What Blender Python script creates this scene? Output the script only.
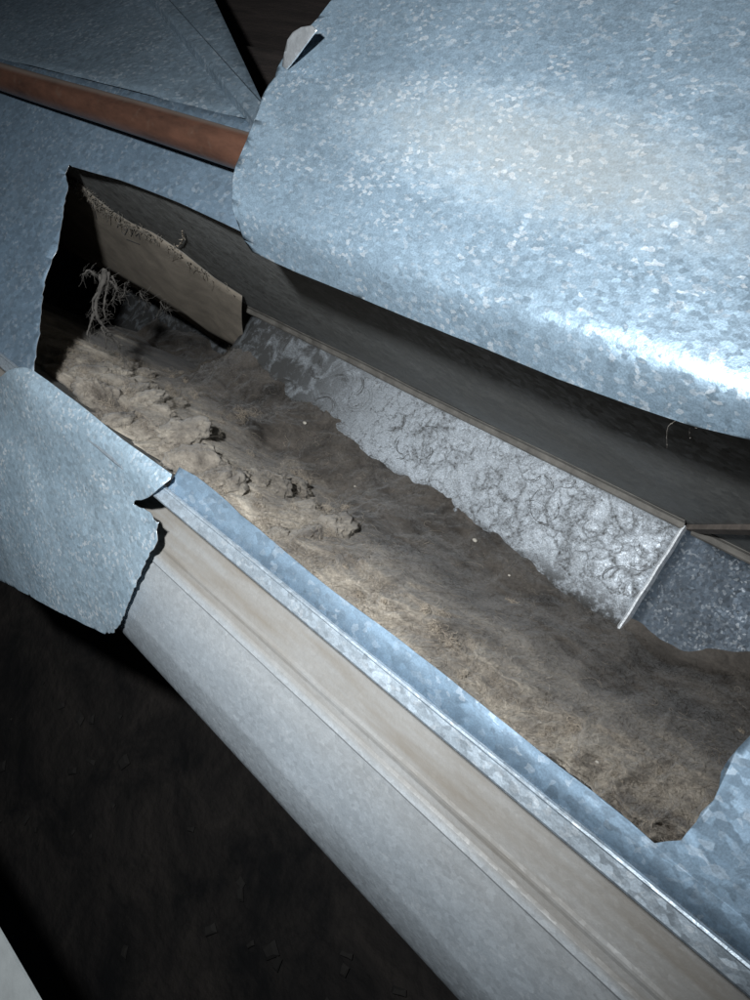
import bpy, bmesh, math, random
import numpy as np
from mathutils import Vector, Matrix

# ------------------------------------------------------------------ clear
for o in list(bpy.data.objects):
    bpy.data.objects.remove(o, do_unlink=True)
random.seed(7); rng = np.random.default_rng(11)
scene = bpy.context.scene
COL = scene.collection

# ------------------------------------------------------------------ camera
# world: X runs along the duct (away from the photographer), Y across it, Z up.
H = 0.42                                  # lens height above the duct's top sheet
F = 750.0                                 # focal length in photo pixels (750 px wide)
_d = np.array([-895., 570., 750.]); _d /= np.linalg.norm(_d)      # duct axis seen by the lens
_a = np.array([0, 0, 1.]) - _d * _d[2]; _a /= np.linalg.norm(_a)  # straight down
_b = np.cross(_d, _a)
def to_world(v):                          # (right, up, forward) -> world
    v = np.asarray(v, float); return np.array([v @ _d, v @ _b, -(v @ _a)])
R_, U_, F_ = to_world((1, 0, 0)), to_world((0, 1, 0)), to_world((0, 0, 1))
cam_d = bpy.data.cameras.new('camera'); cam = bpy.data.objects.new('camera', cam_d); COL.objects.link(cam)
cam_d.sensor_fit = 'HORIZONTAL'; cam_d.sensor_width = 36.0; cam_d.lens = 36.0
cam_d.clip_start = 0.01; cam_d.clip_end = 60
cam.matrix_world = Matrix(((R_[0], U_[0], -F_[0], 0), (R_[1], U_[1], -F_[1], 0), (R_[2], U_[2], -F_[2], H), (0, 0, 0, 1)))
scene.camera = cam

# ------------------------------------------------------------------ light
world = bpy.data.worlds.new('World'); scene.world = world; world.use_nodes = True
bg = world.node_tree.nodes['Background']; bg.inputs[0].default_value = (0.6, 0.75, 1, 1); bg.inputs[1].default_value = 0.010
fl = bpy.data.lights.new('camera_flash', 'SPOT'); fl.energy = 47.0; fl.color = (0.93, 0.97, 1.0); fl.shadow_soft_size = 0.014
fl.spot_size = math.radians(152); fl.spot_blend = 1.0          # the flash's own lobe
flash = bpy.data.objects.new('camera_flash', fl); COL.objects.link(flash); flash.location = (0.14, 0.033, H + 0.11)
flash.rotation_euler = (Vector((0.85, 0.02, -0.10)) - flash.location).to_track_quat('-Z', 'Y').to_euler()
scene.view_settings.view_transform = 'Standard'; scene.view_settings.look = 'None'
scene.view_settings.exposure = 0.0; scene.view_settings.gamma = 1.0
scene.view_settings.use_curve_mapping = False
scene.render.engine = 'CYCLES'
scene.cycles.max_bounces = 6
scene.cycles.use_denoising = True

# ------------------------------------------------------------------ noise (numpy)
def _hash(ix, iy, seed):
    n = (ix.astype(np.int64) * 374761393 + iy.astype(np.int64) * 668265263 + seed * 974711) & 0x7fffffff
    n = ((n ^ (n >> 13)) * 1274126177) & 0x7fffffff
    return ((n ^ (n >> 16)) & 0xffff) / 65535.0
def vnoise(x, y, seed=0):
    x = np.asarray(x, float); y = np.asarray(y, float)
    ix = np.floor(x); iy = np.floor(y); fx = x - ix; fy = y - iy
    fx = fx ** 3 * (fx * (fx * 6 - 15) + 10); fy = fy ** 3 * (fy * (fy * 6 - 15) + 10)
    a = _hash(ix, iy, seed); b = _hash(ix + 1, iy, seed); c = _hash(ix, iy + 1, seed); d = _hash(ix + 1, iy + 1, seed)
    return (a + (b - a) * fx) * (1 - fy) + (c + (d - c) * fx) * fy
def fbm(x, y, seed=0, octv=5, gain=0.5):
    s = 0; amp = 1; t = 0
    for k in range(octv):
        s = s + amp * vnoise(x * 2 ** k + 17.3 * k, y * 2 ** k - 9.1 * k, seed + k); t += amp; amp *= gain
    return s / t                       # 0..1
def worley(x, y, seed=0):
    ix = np.floor(x); iy = np.floor(y); best = np.full(np.shape(x), 9.0)
    for i in (-1, 0, 1):
        for j in (-1, 0, 1):
            cx = ix + i + _hash(ix + i, iy + j, seed); cy = iy + j + _hash(ix + i, iy + j, seed + 5)
            best = np.minimum(best, (x - cx) ** 2 + (y - cy) ** 2)
    return np.sqrt(best)

# ------------------------------------------------------------------ geometry helpers
def ray(px, py):
    return to_world((px - 375.0, 500.0 - py, F))
def PZ(px, py, z):
    v = ray(px, py); return v * ((z - H) / v[2]) + np.array([0, 0, H])
def PX(px, py, x):
    v = ray(px, py); return v * (x / v[0]) + np.array([0, 0, H])
def PY(px, py, y):
    v = ray(px, py); return v * (y / v[1]) + np.array([0, 0, H])

def empty(name, loc, label, cat, group=None):
    o = bpy.data.objects.new(name, None); o.location = loc; o.empty_display_size = 0.02; COL.objects.link(o)
    o['label'] = label; o['category'] = cat
    if group: o['group'] = group
    return o
def link(name, me, mats, parent=None, smooth=False):
    o = bpy.data.objects.new(name, me); COL.objects.link(o)
    for m in (mats if isinstance(mats, (list, tuple)) else [mats]): me.materials.append(m)
    if smooth: me.polygons.foreach_set('use_smooth', [True] * len(me.polygons))
    if parent is not None:
        o.parent = parent
        o.matrix_parent_inverse = Matrix.Translation(-parent.location)
    return o
def mesh_from(name, verts, faces):
    me = bpy.data.meshes.new(name); me.from_pydata([tuple(map(float, v)) for v in verts], [], [tuple(int(i) for i in f) for f in faces]); me.update(); return me
def tag(o, label=None, cat=None, kind=None, group=None):
    if label: o['label'] = label
    if cat: o['category'] = cat
    if kind: o['kind'] = kind
    if group: o['group'] = group
    return o
def smooth_profile(pts, n=6):
    """Catmull-Rom through (Y,Z) points."""
    pts = np.array(pts, float); P = np.vstack([2 * pts[0] - pts[1], pts, 2 * pts[-1] - pts[-2]]); out = []
    for i in range(1, len(P) - 2):
        for t in np.linspace(0, 1, n, endpoint=False):
            a, b, c, d = P[i - 1], P[i], P[i + 1], P[i + 2]
            out.append(0.5 * (2 * b + (c - a) * t + (2 * a - 5 * b + 4 * c - d) * t * t + (3 * b - a - 3 * c + d) * t ** 3))
    out.append(P[-2]); return np.array(out)
def smooth_profile3(pts, n):
    pts = np.array(pts, float); P = np.vstack([2 * pts[0] - pts[1], pts, 2 * pts[-1] - pts[-2]]); out = []
    for i in range(1, len(P) - 2):
        for t in np.linspace(0, 1, n, endpoint=False):
            a, b, c, d = P[i - 1], P[i], P[i + 1], P[i + 2]; out.append(.5 * (2 * b + (c - a) * t + (2 * a - 5 * b + 4 * c - d) * t * t + (3 * b - a - 3 * c + d) * t ** 3))
    out.append(P[-2]); return np.array(out)
class Profile:
    """A (Y,Z) curve extruded along X; points on it are (X, s) with s the arc length."""
    def __init__(self, pts, n=6):
        self.p = smooth_profile(pts, n) if n > 1 else np.array(pts, float)
        self.s = np.concatenate([[0], np.cumsum(np.linalg.norm(np.diff(self.p, axis=0), axis=1))])
    def hit(self, px, py):
        v = ray(px, py); best = None; near = None
        for i in range(len(self.p) - 1):
            a, b = self.p[i], self.p[i + 1]; e = b - a
            # (0,H)+t*(vy,vz) = a+u*e
            M = np.array([[v[1], -e[0]], [v[2], -e[1]]])
            if abs(np.linalg.det(M)) < 1e-12: continue
            t, u = np.linalg.solve(M, np.array([a[0], a[1] - H]))
            if t <= 0: continue
            if -1e-6 <= u <= 1 + 1e-6:
                if best is None or t < best[0]: best = (t, self.s[i] + u * (self.s[i + 1] - self.s[i]))
            miss = max(-u, u - 1) * np.linalg.norm(e)
            if near is None or miss < near[0]: near = (miss, t, self.s[i] + min(max(u, 0), 1) * (self.s[i + 1] - self.s[i]))
        if best is None: best = near[1:]
        return (v[0] * best[0], best[1])
    def at(self, x, s):
        s = np.asarray(s, float)
        y = np.interp(s, self.s, self.p[:, 0]); z = np.interp(s, self.s, self.p[:, 1])
        return np.stack([np.asarray(x, float) + 0 * s, y, z], -1)
def rough_edge(pts, amp, seed, step=0.004):
    """Break a polyline (param units, metres) into short uneven bits."""
    r = random.Random(seed); out = []
    for a, b in zip(pts[:-1], pts[1:]):
        L = math.dist(a, b); n = max(1, int(L / step)); out.append(a)
        for k in range(1, n):
            t = k / n; nx, ny = -(b[1] - a[1]) / L, (b[0] - a[0]) / L; w = r.gauss(0, amp)
            out.append((a[0] + (b[0] - a[0]) * t + nx * w, a[1] + (b[1] - a[1]) * t + ny * w))
    out.append(pts[-1]); return out
def sheet(name, poly, prof, mats, parent, thick=0.0006, ds=0.008, dx=0.02, warp=None, uneven=0.0006, seed=0):
    """A sheet-metal piece: outline in (X,s), bent along a profile, uneven, with thickness and bare cut rims."""
    bm = bmesh.new(); vs = [bm.verts.new((p[0], p[1], 0)) for p in poly]
    f = bm.faces.new(vs); bmesh.ops.triangulate(bm, faces=[f], ngon_method='EAR_CLIP')
    xs = [p[0] for p in poly]; ss = [p[1] for p in poly]
    for lo, hi, st, ax in ((min(xs), max(xs), dx, 0), (min(ss), max(ss), ds, 1)):
        k = lo + st * 0.5
        while k < hi:
            co = (k, 0, 0) if ax == 0 else (0, k, 0); no = (1, 0, 0) if ax == 0 else (0, 1, 0)
            bmesh.ops.bisect_plane(bm, geom=bm.verts[:] + bm.edges[:] + bm.faces[:], plane_co=co, plane_no=no, dist=1e-7); k += st
    bmesh.ops.remove_doubles(bm, verts=bm.verts, dist=2e-5)
    x = np.array([v.co.x for v in bm.verts]); s = np.array([v.co.y for v in bm.verts])
    P = prof.at(x, s); e = 1e-4; T = prof.at(x, s + e) - prof.at(x, s - e)
    N = np.stack([0 * x, -T[:, 2], T[:, 1]], -1); N /= np.linalg.norm(N, axis=1)[:, None] + 1e-12
    N[N[:, 2] < 0] *= -1
    off = uneven * (fbm(x * 22 + 5, s * 22, seed, 3) - .5) * 2
    if warp is not None: off = off + warp(x, s)
    P = P + N * off[:, None]
    for v, p in zip(bm.verts, P): v.co = Vector(p)
    bmesh.ops.recalc_face_normals(bm, faces=bm.faces)
    up = sum(fc.normal.z * fc.calc_area() for fc in bm.faces)
    if up < 0: bmesh.ops.reverse_faces(bm, faces=bm.faces)
    me = bpy.data.meshes.new(name); bm.to_mesh(me); bm.free()
    o = link(name, me, mats, parent, smooth=True)
    m = o.modifiers.new('thickness', 'SOLIDIFY'); m.thickness = thick; m.offset = -1; m.use_rim = True; m.material_offset_rim = 1
    return o
def extrude_profile(name, pts, x0, x1, mats, parent, nx=60, thick=0.0, uneven=0.0, seed=0, n=1, smooth=False):
    p = smooth_profile(pts, n) if n > 1 else np.array(pts, float)
    xs = np.linspace(x0, x1, nx + 1); V = []; Fc = []; k = len(p)
    for i, x in enumerate(xs):
        for j, (y, z) in enumerate(p):
            w = uneven * (fbm(np.array([x * 9.0]), np.array([j * 0.13]), seed, 3)[0] - .5) * 2
            V.append((x, y + w * .6, z + w))
    for i in range(nx):
        for j in range(k - 1):
            Fc.append((i * k + j, i * k + j + 1, (i + 1) * k + j + 1, (i + 1) * k + j))
    me = mesh_from(name, V, Fc); o = link(name, me, mats, parent, smooth=smooth)
    if thick:
        m = o.modifiers.new('thickness', 'SOLIDIFY'); m.thickness = thick; m.offset = 0; m.use_rim = True
        if isinstance(mats, (list, tuple)) and len(mats) > 1: m.material_offset_rim = 1
    return o
def slab(name, x0, x1, y0, y1, z0, z1, mats, parent, bev=0.0008):
    bm = bmesh.new(); bmesh.ops.create_cube(bm, size=1)
    for v in bm.verts: v.co = Vector((x0 + (v.co.x + .5) * (x1 - x0), y0 + (v.co.y + .5) * (y1 - y0), z0 + (v.co.z + .5) * (z1 - z0)))
    if bev: bmesh.ops.bevel(bm, geom=bm.edges[:], offset=bev, segments=2, affect='EDGES', profile=.6)
    me = bpy.data.meshes.new(name); bm.to_mesh(me); bm.free()
    return link(name, me, mats, parent)
def tubes(lines, radii, sides=3):
    """Many thin tapered tubes in one mesh. lines: list of (n,3) arrays."""
    V = []; Fc = []; base = 0
    for L, r in zip(lines, radii):
        n = len(L); T = np.gradient(L, axis=0); T /= np.linalg.norm(T, axis=1)[:, None] + 1e-9
        ref = np.array([.31, .22, .92]); A = np.cross(T, ref); A /= np.linalg.norm(A, axis=1)[:, None] + 1e-9; B = np.cross(T, A)
        rr = (np.full(n, r) if np.isscalar(r) else np.asarray(r))[:, None]
        for k in range(sides):
            an = 2 * math.pi * k / sides; V.append(L + rr * (math.cos(an) * A + math.sin(an) * B))
        i = np.arange(n - 1)
        for k in range(sides):
            k2 = (k + 1) % sides
            Fc.append(np.stack([base + k * n + i, base + k2 * n + i, base + k2 * n + i + 1, base + k * n + i + 1], -1))
        base += n * sides
    return np.concatenate(V), np.concatenate(Fc)
def big_mesh(name, V, Fq):
    me = bpy.data.meshes.new(name); V = np.asarray(V, np.float32); Fq = np.asarray(Fq, np.int32); k = Fq.shape[1]
    me.vertices.add(len(V)); me.vertices.foreach_set('co', V.ravel())
    me.loops.add(Fq.size); me.loops.foreach_set('vertex_index', Fq.ravel())
    me.polygons.add(len(Fq)); me.polygons.foreach_set('loop_start', np.arange(0, Fq.size, k, dtype=np.int32))
    me.update(calc_edges=True); me.validate(); return me

# ------------------------------------------------------------------ materials
class NT:
    def __init__(self, name):
        self.m = bpy.data.materials.new(name); self.m.use_nodes = True; self.t = self.m.node_tree
        self.b = self.t.nodes['Principled BSDF']; self.tc = None
    def n(self, typ, **kw):
        nd = self.t.nodes.new(typ)
        for k, v in kw.items():
            if k.startswith('i_'): nd.inputs[k[2:].replace('_', ' ')].default_value = v
            else: setattr(nd, k, v)
        return nd
    def l(self, a, b): self.t.links.new(a, b)
    def coord(self, scale=(1, 1, 1), loc=(0, 0, 0), rot=(0, 0, 0)):
        if self.tc is None: self.tc = self.n('ShaderNodeTexCoord')
        mp = self.n('ShaderNodeMapping'); mp.inputs['Scale'].default_value = scale; mp.inputs['Location'].default_value = loc; mp.inputs['Rotation'].default_value = rot
        self.l(self.tc.outputs['Object'], mp.inputs[0]); return mp.outputs[0]
    def noise(self, co, scale, detail=4, rough=.55, dist=0.0):
        nd = self.n('ShaderNodeTexNoise'); nd.inputs['Scale'].default_value = scale; nd.inputs['Detail'].default_value = detail
        nd.inputs['Roughness'].default_value = rough; nd.inputs['Distortion'].default_value = dist; self.l(co, nd.inputs['Vector']); return nd
    def ramp(self, fac, stops):
        r = self.n('ShaderNodeValToRGB'); el = r.color_ramp.elements
        while len(el) < len(stops): el.new(0.5)
        for e, (p, c) in zip(el, stops):
            e.position = p; e.color = (c, c, c, 1) if not hasattr(c, '__len__') else (*c, 1)
        self.l(fac, r.inputs[0]); return r.outputs[0]
    def mix(self, fac, a, b, mode='MIX'):
        nd = self.n('ShaderNodeMix', data_type='RGBA', blend_type=mode)
        for sock, v in ((nd.inputs[0], fac), (nd.inputs[6], a), (nd.inputs[7], b)):
            if hasattr(v, 'is_output') or hasattr(v, 'links'): self.l(v, sock)
            elif hasattr(v, '__len__'): sock.default_value = (*v, 1)
            else: sock.default_value = v
        return nd.outputs[2]
    def math(self, op, a, b=0.0):
        nd = self.n('ShaderNodeMath', operation=op)
        for s, v in ((nd.inputs[0], a), (nd.inputs[1], b)):
            if hasattr(v, 'links'): self.l(v, s)
            else: s.default_value = v
        return nd.outputs[0]

def galvanised(name, scale=190, tone=(0.42, 0.50, 0.57), contrast=1.0, flake=0.5, film=0.25, film_col=(0.33, 0.30, 0.25),
               rough=0.46, metallic=0.75, stretch=(1, 1.5, 1), tilt=0.10, film_scale=9.0, seed=0.0, extra=None, grain=0.35, wavy=0.5):
    """Zinc-spangled sheet steel with a dust film."""
    k = NT(name); co = k.coord(stretch, (seed, seed * 1.7, 0), (0, 0, .5))
    wob = k.noise(co, scale * .8, 2); woff = k.n('ShaderNodeVectorMath', operation='MULTIPLY_ADD')
    k.l(wob.outputs['Color'], woff.inputs[0]); woff.inputs[1].default_value = (.9 / scale,) * 3; k.l(co, woff.inputs[2])
    v1 = k.n('ShaderNodeTexVoronoi', feature='SMOOTH_F1'); v1.inputs['Smoothness'].default_value = .28; v1.inputs['Scale'].default_value = scale; k.l(woff.outputs[0], v1.inputs['Vector'])
    sep = k.n('ShaderNodeSeparateColor'); k.l(v1.outputs['Color'], sep.inputs[0])
    v2 = k.n('ShaderNodeTexVoronoi', feature='F1'); v2.inputs['Scale'].default_value = scale * 1.35; k.l(woff.outputs[0], v2.inputs['Vector'])
    sep2 = k.n('ShaderNodeSeparateColor'); k.l(v2.outputs['Color'], sep2.inputs[0])
    big = k.noise(k.coord(), 6.0, 4)
    lo, hi = 1 - .28 * contrast, 1 + .22 * contrast
    val = k.ramp(sep.outputs[0], [(0, lo), (.5, 1.0), (1, hi)])
    col = k.mix(1.0, tone, val, 'MULTIPLY')
    fl = k.ramp(sep2.outputs[1], [(0, 0), (.78, 0), (.9, 1)])
    patch = k.ramp(k.noise(co, scale * .12, 3).outputs['Fac'], [(.36, 0), (.62, 1)])
    flk = k.math('MULTIPLY', k.math('MULTIPLY', fl, patch), flake)
    col = k.mix(flk, col, (0.86, 0.90, 0.93))
    mot = k.ramp(big.outputs['Fac'], [(.3, .82), (.7, 1.1)])
    col = k.mix(1.0, col, mot, 'MULTIPLY')
    gr = k.noise(k.coord((1, 1, 1)), 900, 2)
    col = k.mix(grain, col, k.mix(1.0, col, k.ramp(gr.outputs['Fac'], [(.3, .55), (.7, 1.35)]), 'MULTIPLY'))
    fm0 = k.noise(k.coord((1, 1, 1), (3.1 + seed, 1.3, 0)), film_scale, 5, .6, .6)
    fm = k.math('MULTIPLY', k.ramp(fm0.outputs['Fac'], [(.32, .35), (.72, 1.0)]), film)
    if extra is not None:
        fm = k.math('MAXIMUM', fm, extra(k))
    col = k.mix(fm, col, film_col)
    k.l(col, k.b.inputs['Base Color'])
    met = k.math('MULTIPLY', k.math('SUBTRACT', 1.0, fm), metallic); k.l(met, k.b.inputs['Metallic'])
    r = k.ramp(sep.outputs[2], [(0, rough - .08), (1, rough + .10)])
    rr = k.math('ADD', r, k.math('MULTIPLY', fm, .35)); k.l(rr, k.b.inputs['Roughness'])
    # each zinc crystal leans its own way, and the sheet is a little wavy
    geo = k.n('ShaderNodeNewGeometry'); sub = k.n('ShaderNodeVectorMath', operation='SUBTRACT'); k.l(v1.outputs['Color'], sub.inputs[0]); sub.inputs[1].default_value = (.5, .5, .5)
    ma = k.n('ShaderNodeVectorMath', operation='MULTIPLY_ADD'); k.l(sub.outputs[0], ma.inputs[0]); ma.inputs[1].default_value = (tilt,) * 3
    bump = k.n('ShaderNodeBump'); bump.inputs['Strength'].default_value = wavy; bump.inputs['Distance'].default_value = .004
    k.l(k.noise(k.coord(), 16, 3).outputs['Fac'], bump.inputs['Height'])
    bump2 = k.n('ShaderNodeBump'); bump2.inputs['Strength'].default_value = .25; bump2.inputs['Distance'].default_value = .0006
    k.l(k.noise(k.coord(), 420, 3).outputs['Fac'], bump2.inputs['Height']); k.l(bump.outputs[0], bump2.inputs['Normal'])
    k.l(bump2.outputs[0], ma.inputs[2]); nm = k.n('ShaderNodeVectorMath', operation='NORMALIZE'); k.l(ma.outputs[0], nm.inputs[0])
    k.l(nm.outputs[0], k.b.inputs['Normal'])
    return k.m

def band(k, axis, a, b, soft):
    """1 inside a<coord<b, with soft ends (object space)."""
    sx = k.n('ShaderNodeSeparateXYZ'); k.coord(); k.l(k.tc.outputs['Object'], sx.inputs[0]); c = sx.outputs[axis]
    up = k.n('ShaderNodeMapRange', interpolation_type='SMOOTHSTEP'); k.l(c, up.inputs[0]); up.inputs[1].default_value = a - soft; up.inputs[2].default_value = a + soft
    dn = k.n('ShaderNodeMapRange', interpolation_type='SMOOTHSTEP'); k.l(c, dn.inputs[0]); dn.inputs[1].default_value = b + soft; dn.inputs[2].default_value = b - soft
    return k.math('MULTIPLY', up.outputs[0], dn.outputs[0])
def blob(k, centre, radii, rotz, soft=.35, noise=0.25):
    co = k.coord(); mp = k.n('ShaderNodeMapping', vector_type='TEXTURE'); k.l(co, mp.inputs[0])
    mp.inputs['Location'].default_value = centre; mp.inputs['Scale'].default_value = radii; mp.inputs['Rotation'].default_value = (0, 0, rotz)
    ln = k.n('ShaderNodeVectorMath', operation='LENGTH'); k.l(mp.outputs[0], ln.inputs[0])
    nz = k.math('MULTIPLY', k.math('SUBTRACT', k.noise(co, 160, 3).outputs['Fac'], .5), noise * 2)
    d = k.math('ADD', ln.outputs['Value'], nz)
    mr = k.n('ShaderNodeMapRange', interpolation_type='SMOOTHSTEP'); k.l(d, mr.inputs[0]); mr.inputs[1].default_value = 1 + soft * .5; mr.inputs[2].default_value = 1 - soft * .5
    return mr.outputs[0]

def plain(name, col, rough=.6, metallic=0.0, var=0.3, scale=20, bump=0.3, bscale=120, bdist=.001, stretch=(1, 1, 1)):
    k = NT(name); co = k.coord(stretch)
    n1 = k.noise(co, scale, 5, .6, .3)
    c = k.mix(1.0, col, k.ramp(n1.outputs['Fac'], [(.25, 1 - var), (.75, 1 + var)]), 'MULTIPLY'); k.l(c, k.b.inputs['Base Color'])
    k.b.inputs['Roughness'].default_value = rough; k.b.inputs['Metallic'].default_value = metallic
    bp = k.n('ShaderNodeBump'); bp.inputs['Strength'].default_value = bump; bp.inputs['Distance'].default_value = bdist
    k.l(k.noise(co, bscale, 4).outputs['Fac'], bp.inputs['Height']); k.l(bp.outputs[0], k.b.inputs['Normal'])
    return k.m

M_cut = plain('cut_steel', (.80, .83, .85), .32, .85, .2, 200)
M_top = galvanised('galvanised_top', 150, (.175, .255, .335), .75, .18, .08, rough=.60, metallic=.6, tilt=.09)
M_rail = galvanised('galvanised_rail', 210, (.46, .54, .61), .7, .35, .12, rough=.42, metallic=.7)
M_near = galvanised('galvanised_folded', 230, (.37, .50, .60), .8, .6, .16, rough=.50, metallic=.45, stretch=(1, 1.3, 1), seed=.4)

# ------------------------------------------------------------------ ground and joist
k = NT('dark_earth'); co = k.coord()
c = k.mix(k.ramp(k.noise(co, 6, 7, .68, .5).outputs['Fac'], [(.38, 0), (.68, 1)]), (.003, .003, .0035), (.036, .030, .026))
k.l(c, k.b.inputs['Base Color']); k.b.inputs['Roughness'].default_value = .95
bp = k.n('ShaderNodeBump'); bp.inputs['Strength'].default_value = .8; bp.inputs['Distance'].default_value = .02; k.l(k.noise(co, 30, 6).outputs['Fac'], bp.inputs['Height']); k.l(bp.outputs[0], k.b.inputs['Normal'])
M_earth = k.m
gx, gy = np.meshgrid(np.linspace(-3, 6, 121), np.linspace(-4, 4, 107), indexing='ij')
gz = -.80 + .03 * (fbm(gx * 2, gy * 2, 3, 5) - .5) + .012 * (fbm(gx * 14, gy * 14, 8, 3) - .5)
def grid_faces(n, m):
    i = np.arange(n * m).reshape(n, m); return np.stack([i[:-1, :-1], i[1:, :-1], i[1:, 1:], i[:-1, 1:]], -1).reshape(-1, 4)
g = link('ground', big_mesh('ground', np.stack([gx, gy, gz], -1).reshape(-1, 3), grid_faces(*gx.shape)), M_earth, smooth=True); tag(g, kind='structure')

M_wood = plain('old_wood', (.028, .021, .018), .8, 0, .6, 9, .6, 60, .004, (1, 14, 14))
for (y0, y1, z0, z1, lab) in ((.405, .47, -.36, -.19, 'dark old wooden joist in the gap behind the copper pipe'),):
    j = slab('wooden_joist', -.4, 3.2, y0, y1, z0, z1, M_wood, None, .004); tag(j, lab, 'joist')
j = slab('wooden_board', -.4, 3.2, .475, .90, -.30, -.275, M_wood, None, .003); tag(j, 'dark wooden board behind the joist at the top edge', 'board')

# ------------------------------------------------------------------ the opened duct
duct = empty('opened_duct', (0.6, 0.03, -.36), 'galvanised sheet metal duct with its top cut open, full of dust', 'duct')
ZB = -.36; YF = .150; YN = -.090; X0, X1 = -.45, 2.4
M_wall = galvanised('dusty_side', 160, (.22, .23, .23), .4, .05, .75, (.105, .103, .093), .6, .4, film_scale=5)
extrude_profile('far_wall', [(YF, ZB - .34), (YF, ZB + .002), (YF, -.0035)], X0, X1, M_wall, duct, 40, .001, .0012, 3)
extrude_profile('near_wall', [(YN, -.004), (YN, ZB + .002), (YN, ZB - .34)], X0, X1, M_wall, duct, 40, .001, .0)

def web(k):
    """Dark strings of dust stuck to the panel in arcs, like scales."""
    co = k.coord((1, 1, 1)); w = k.noise(co, 24, 3, .6); off = k.n('ShaderNodeVectorMath', operation='MULTIPLY_ADD')
    k.l(w.outputs['Color'], off.inputs[0]); off.inputs[1].default_value = (.035,) * 3; k.l(co, off.inputs[2])
    w2 = k.noise(co, 160, 2); off2 = k.n('ShaderNodeVectorMath', operation='MULTIPLY_ADD'); k.l(w2.outputs['Color'], off2.inputs[0]); off2.inputs[1].default_value = (.010,) * 3; k.l(off.outputs[0], off2.inputs[2])
    res = None
    for sc, wd, st in ((27, .30, .95), (50, .30, .88), (104, .30, .70)):
        v = k.n('ShaderNodeTexVoronoi', feature='DISTANCE_TO_EDGE'); v.inputs['Scale'].default_value = sc; k.l(off2.outputs[0], v.inputs['Vector'])
        e = k.ramp(v.outputs['Distance'], [(0, 1), (wd * .22, .62), (wd * .5, .22), (wd, 0)])
        msk = k.ramp(k.noise(k.coord((1, 1, 1), (sc, 0, 0)), 30, 4).outputs['Fac'], [(.30, 0), (.52, 1)])
        e = k.math('MULTIPLY', k.math('MULTIPLY', e, msk), st)
        e = k.math('MULTIPLY', e, k.ramp(k.noise(k.coord(), 330, 3, .7).outputs['Fac'], [(.32, .55), (.64, 1.05)]))
        res = e if res is None else k.math('MAXIMUM', res, e)
    cl = k.ramp(k.noise(k.coord((1, 1, 1), (7, 2, 0)), 55, 5, .65).outputs['Fac'], [(.60, 0), (.75, .8)])
    low = k.math('MULTIPLY', band(k, 1, -.3, .052, .030), k.ramp(k.noise(k.coord((1, 1, 1), (4, 9, 0)), 70, 5, .7).outputs['Fac'], [(.30, .25), (.56, 1)]))
    res = k.math('MAXIMUM', res, low)
    lft = band(k, 0, .62, 3.0, .20)                   # darker further along the duct
    return k.math('MAXIMUM', k.math('MAXIMUM', res, cl), k.math('MULTIPLY', lft, k.ramp(k.noise(k.coord((1, 1, 1), (2, 5, 0)), 34, 6, .7, .5).outputs['Fac'], [(.36, .62), (.52, .97)])))
M_bot = galvanised('dusty_bottom', 420, (.63, .69, .75), .9, .5, .18, (.036, .035, .033), .50, .55, tilt=.22, film_scale=22, extra=web, grain=1.0)
M_bot2 = galvanised('shaded_bottom', 330, (.075, .10, .13), 1.3, .26, .45, (.03, .032, .032), .50, .6, tilt=.25, film_scale=12, seed=.9, stretch=(1, 1, 1))  # dark tone stands in for shade on the tilted panel, besides its dirt film
XS = .210
def drop(x):                                          # added slope, turns the bottom from the flash so it goes dark
    t = np.clip((x - .90) / .40, 0, 1); return .30 * t * t * (3 - 2 * t)
flat = Profile([(YF - .002, ZB), (YN + .002, ZB)], 1)
def rectp(x0, x1, s0, s1): return [(x0, s0), (x1, s0), (x1, s1), (x0, s1)]
LB = YF - YN - .004
sheet('bottom_panel', rectp(XS + .0015, X1, 0, LB), flat, [M_bot, M_cut], duct, uneven=.0008, seed=2, dx=.03, ds=.03, warp=lambda x, s: -drop(x))
tilted = Profile([(YF - .002, ZB - .004), (YN + .002, ZB - .008)], 1)
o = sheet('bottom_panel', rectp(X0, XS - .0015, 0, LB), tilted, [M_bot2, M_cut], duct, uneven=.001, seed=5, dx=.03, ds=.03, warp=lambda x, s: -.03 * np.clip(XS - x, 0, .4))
o['label'] = 'dirty bottom panel past the seam, its tilted shade painted in'
M_seam = galvanised('bright_seam', 300, (.86, .89, .92), .3, .3, .03, rough=.42, metallic=.5)
extrude_s = [(XS + .0035, ZB + .0005), (XS + .001, ZB + .0034), (XS - .001, ZB + .0036), (XS - .0024, ZB - .008)]
V = []; Fc = []
for i, y in enumerate(np.linspace(YF - .004, YN + .004, 30)):
    for (x, z) in extrude_s: V.append((x + .0003 * math.sin(i * 1.3), y, z))
for i in range(29):
    for j in range(3): Fc.append((i * 4 + j, i * 4 + j + 1, (i + 1) * 4 + j + 1, (i + 1) * 4 + j))
o = link('seam', mesh_from('seam', V, Fc), M_seam, duct); sm = o.modifiers.new('t', 'SOLIDIFY'); sm.thickness = .0006
M_grime = plain('grimy_metal', (.16, .15, .135), .7, .25, .5, 40, .4, 200, .001)
extrude_profile('corner_strip', [(YF - .0012, ZB + .012), (YF - .0025, ZB + .006), (YF - .0075, ZB + .0028), (YF - .0085, ZB + .0002)], XS, .98, M_grime, duct, 60, .0008, .0012, 7)
extrude_profile('corner_strip', [(YF - .0012, ZB + .008), (YF - .0025, ZB + .003), (YF - .0075, ZB - .001), (YF - .0085, ZB - .004)], X0, XS - .008, M_grime, duct, 30, .0008, .0012, 8)
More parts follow.
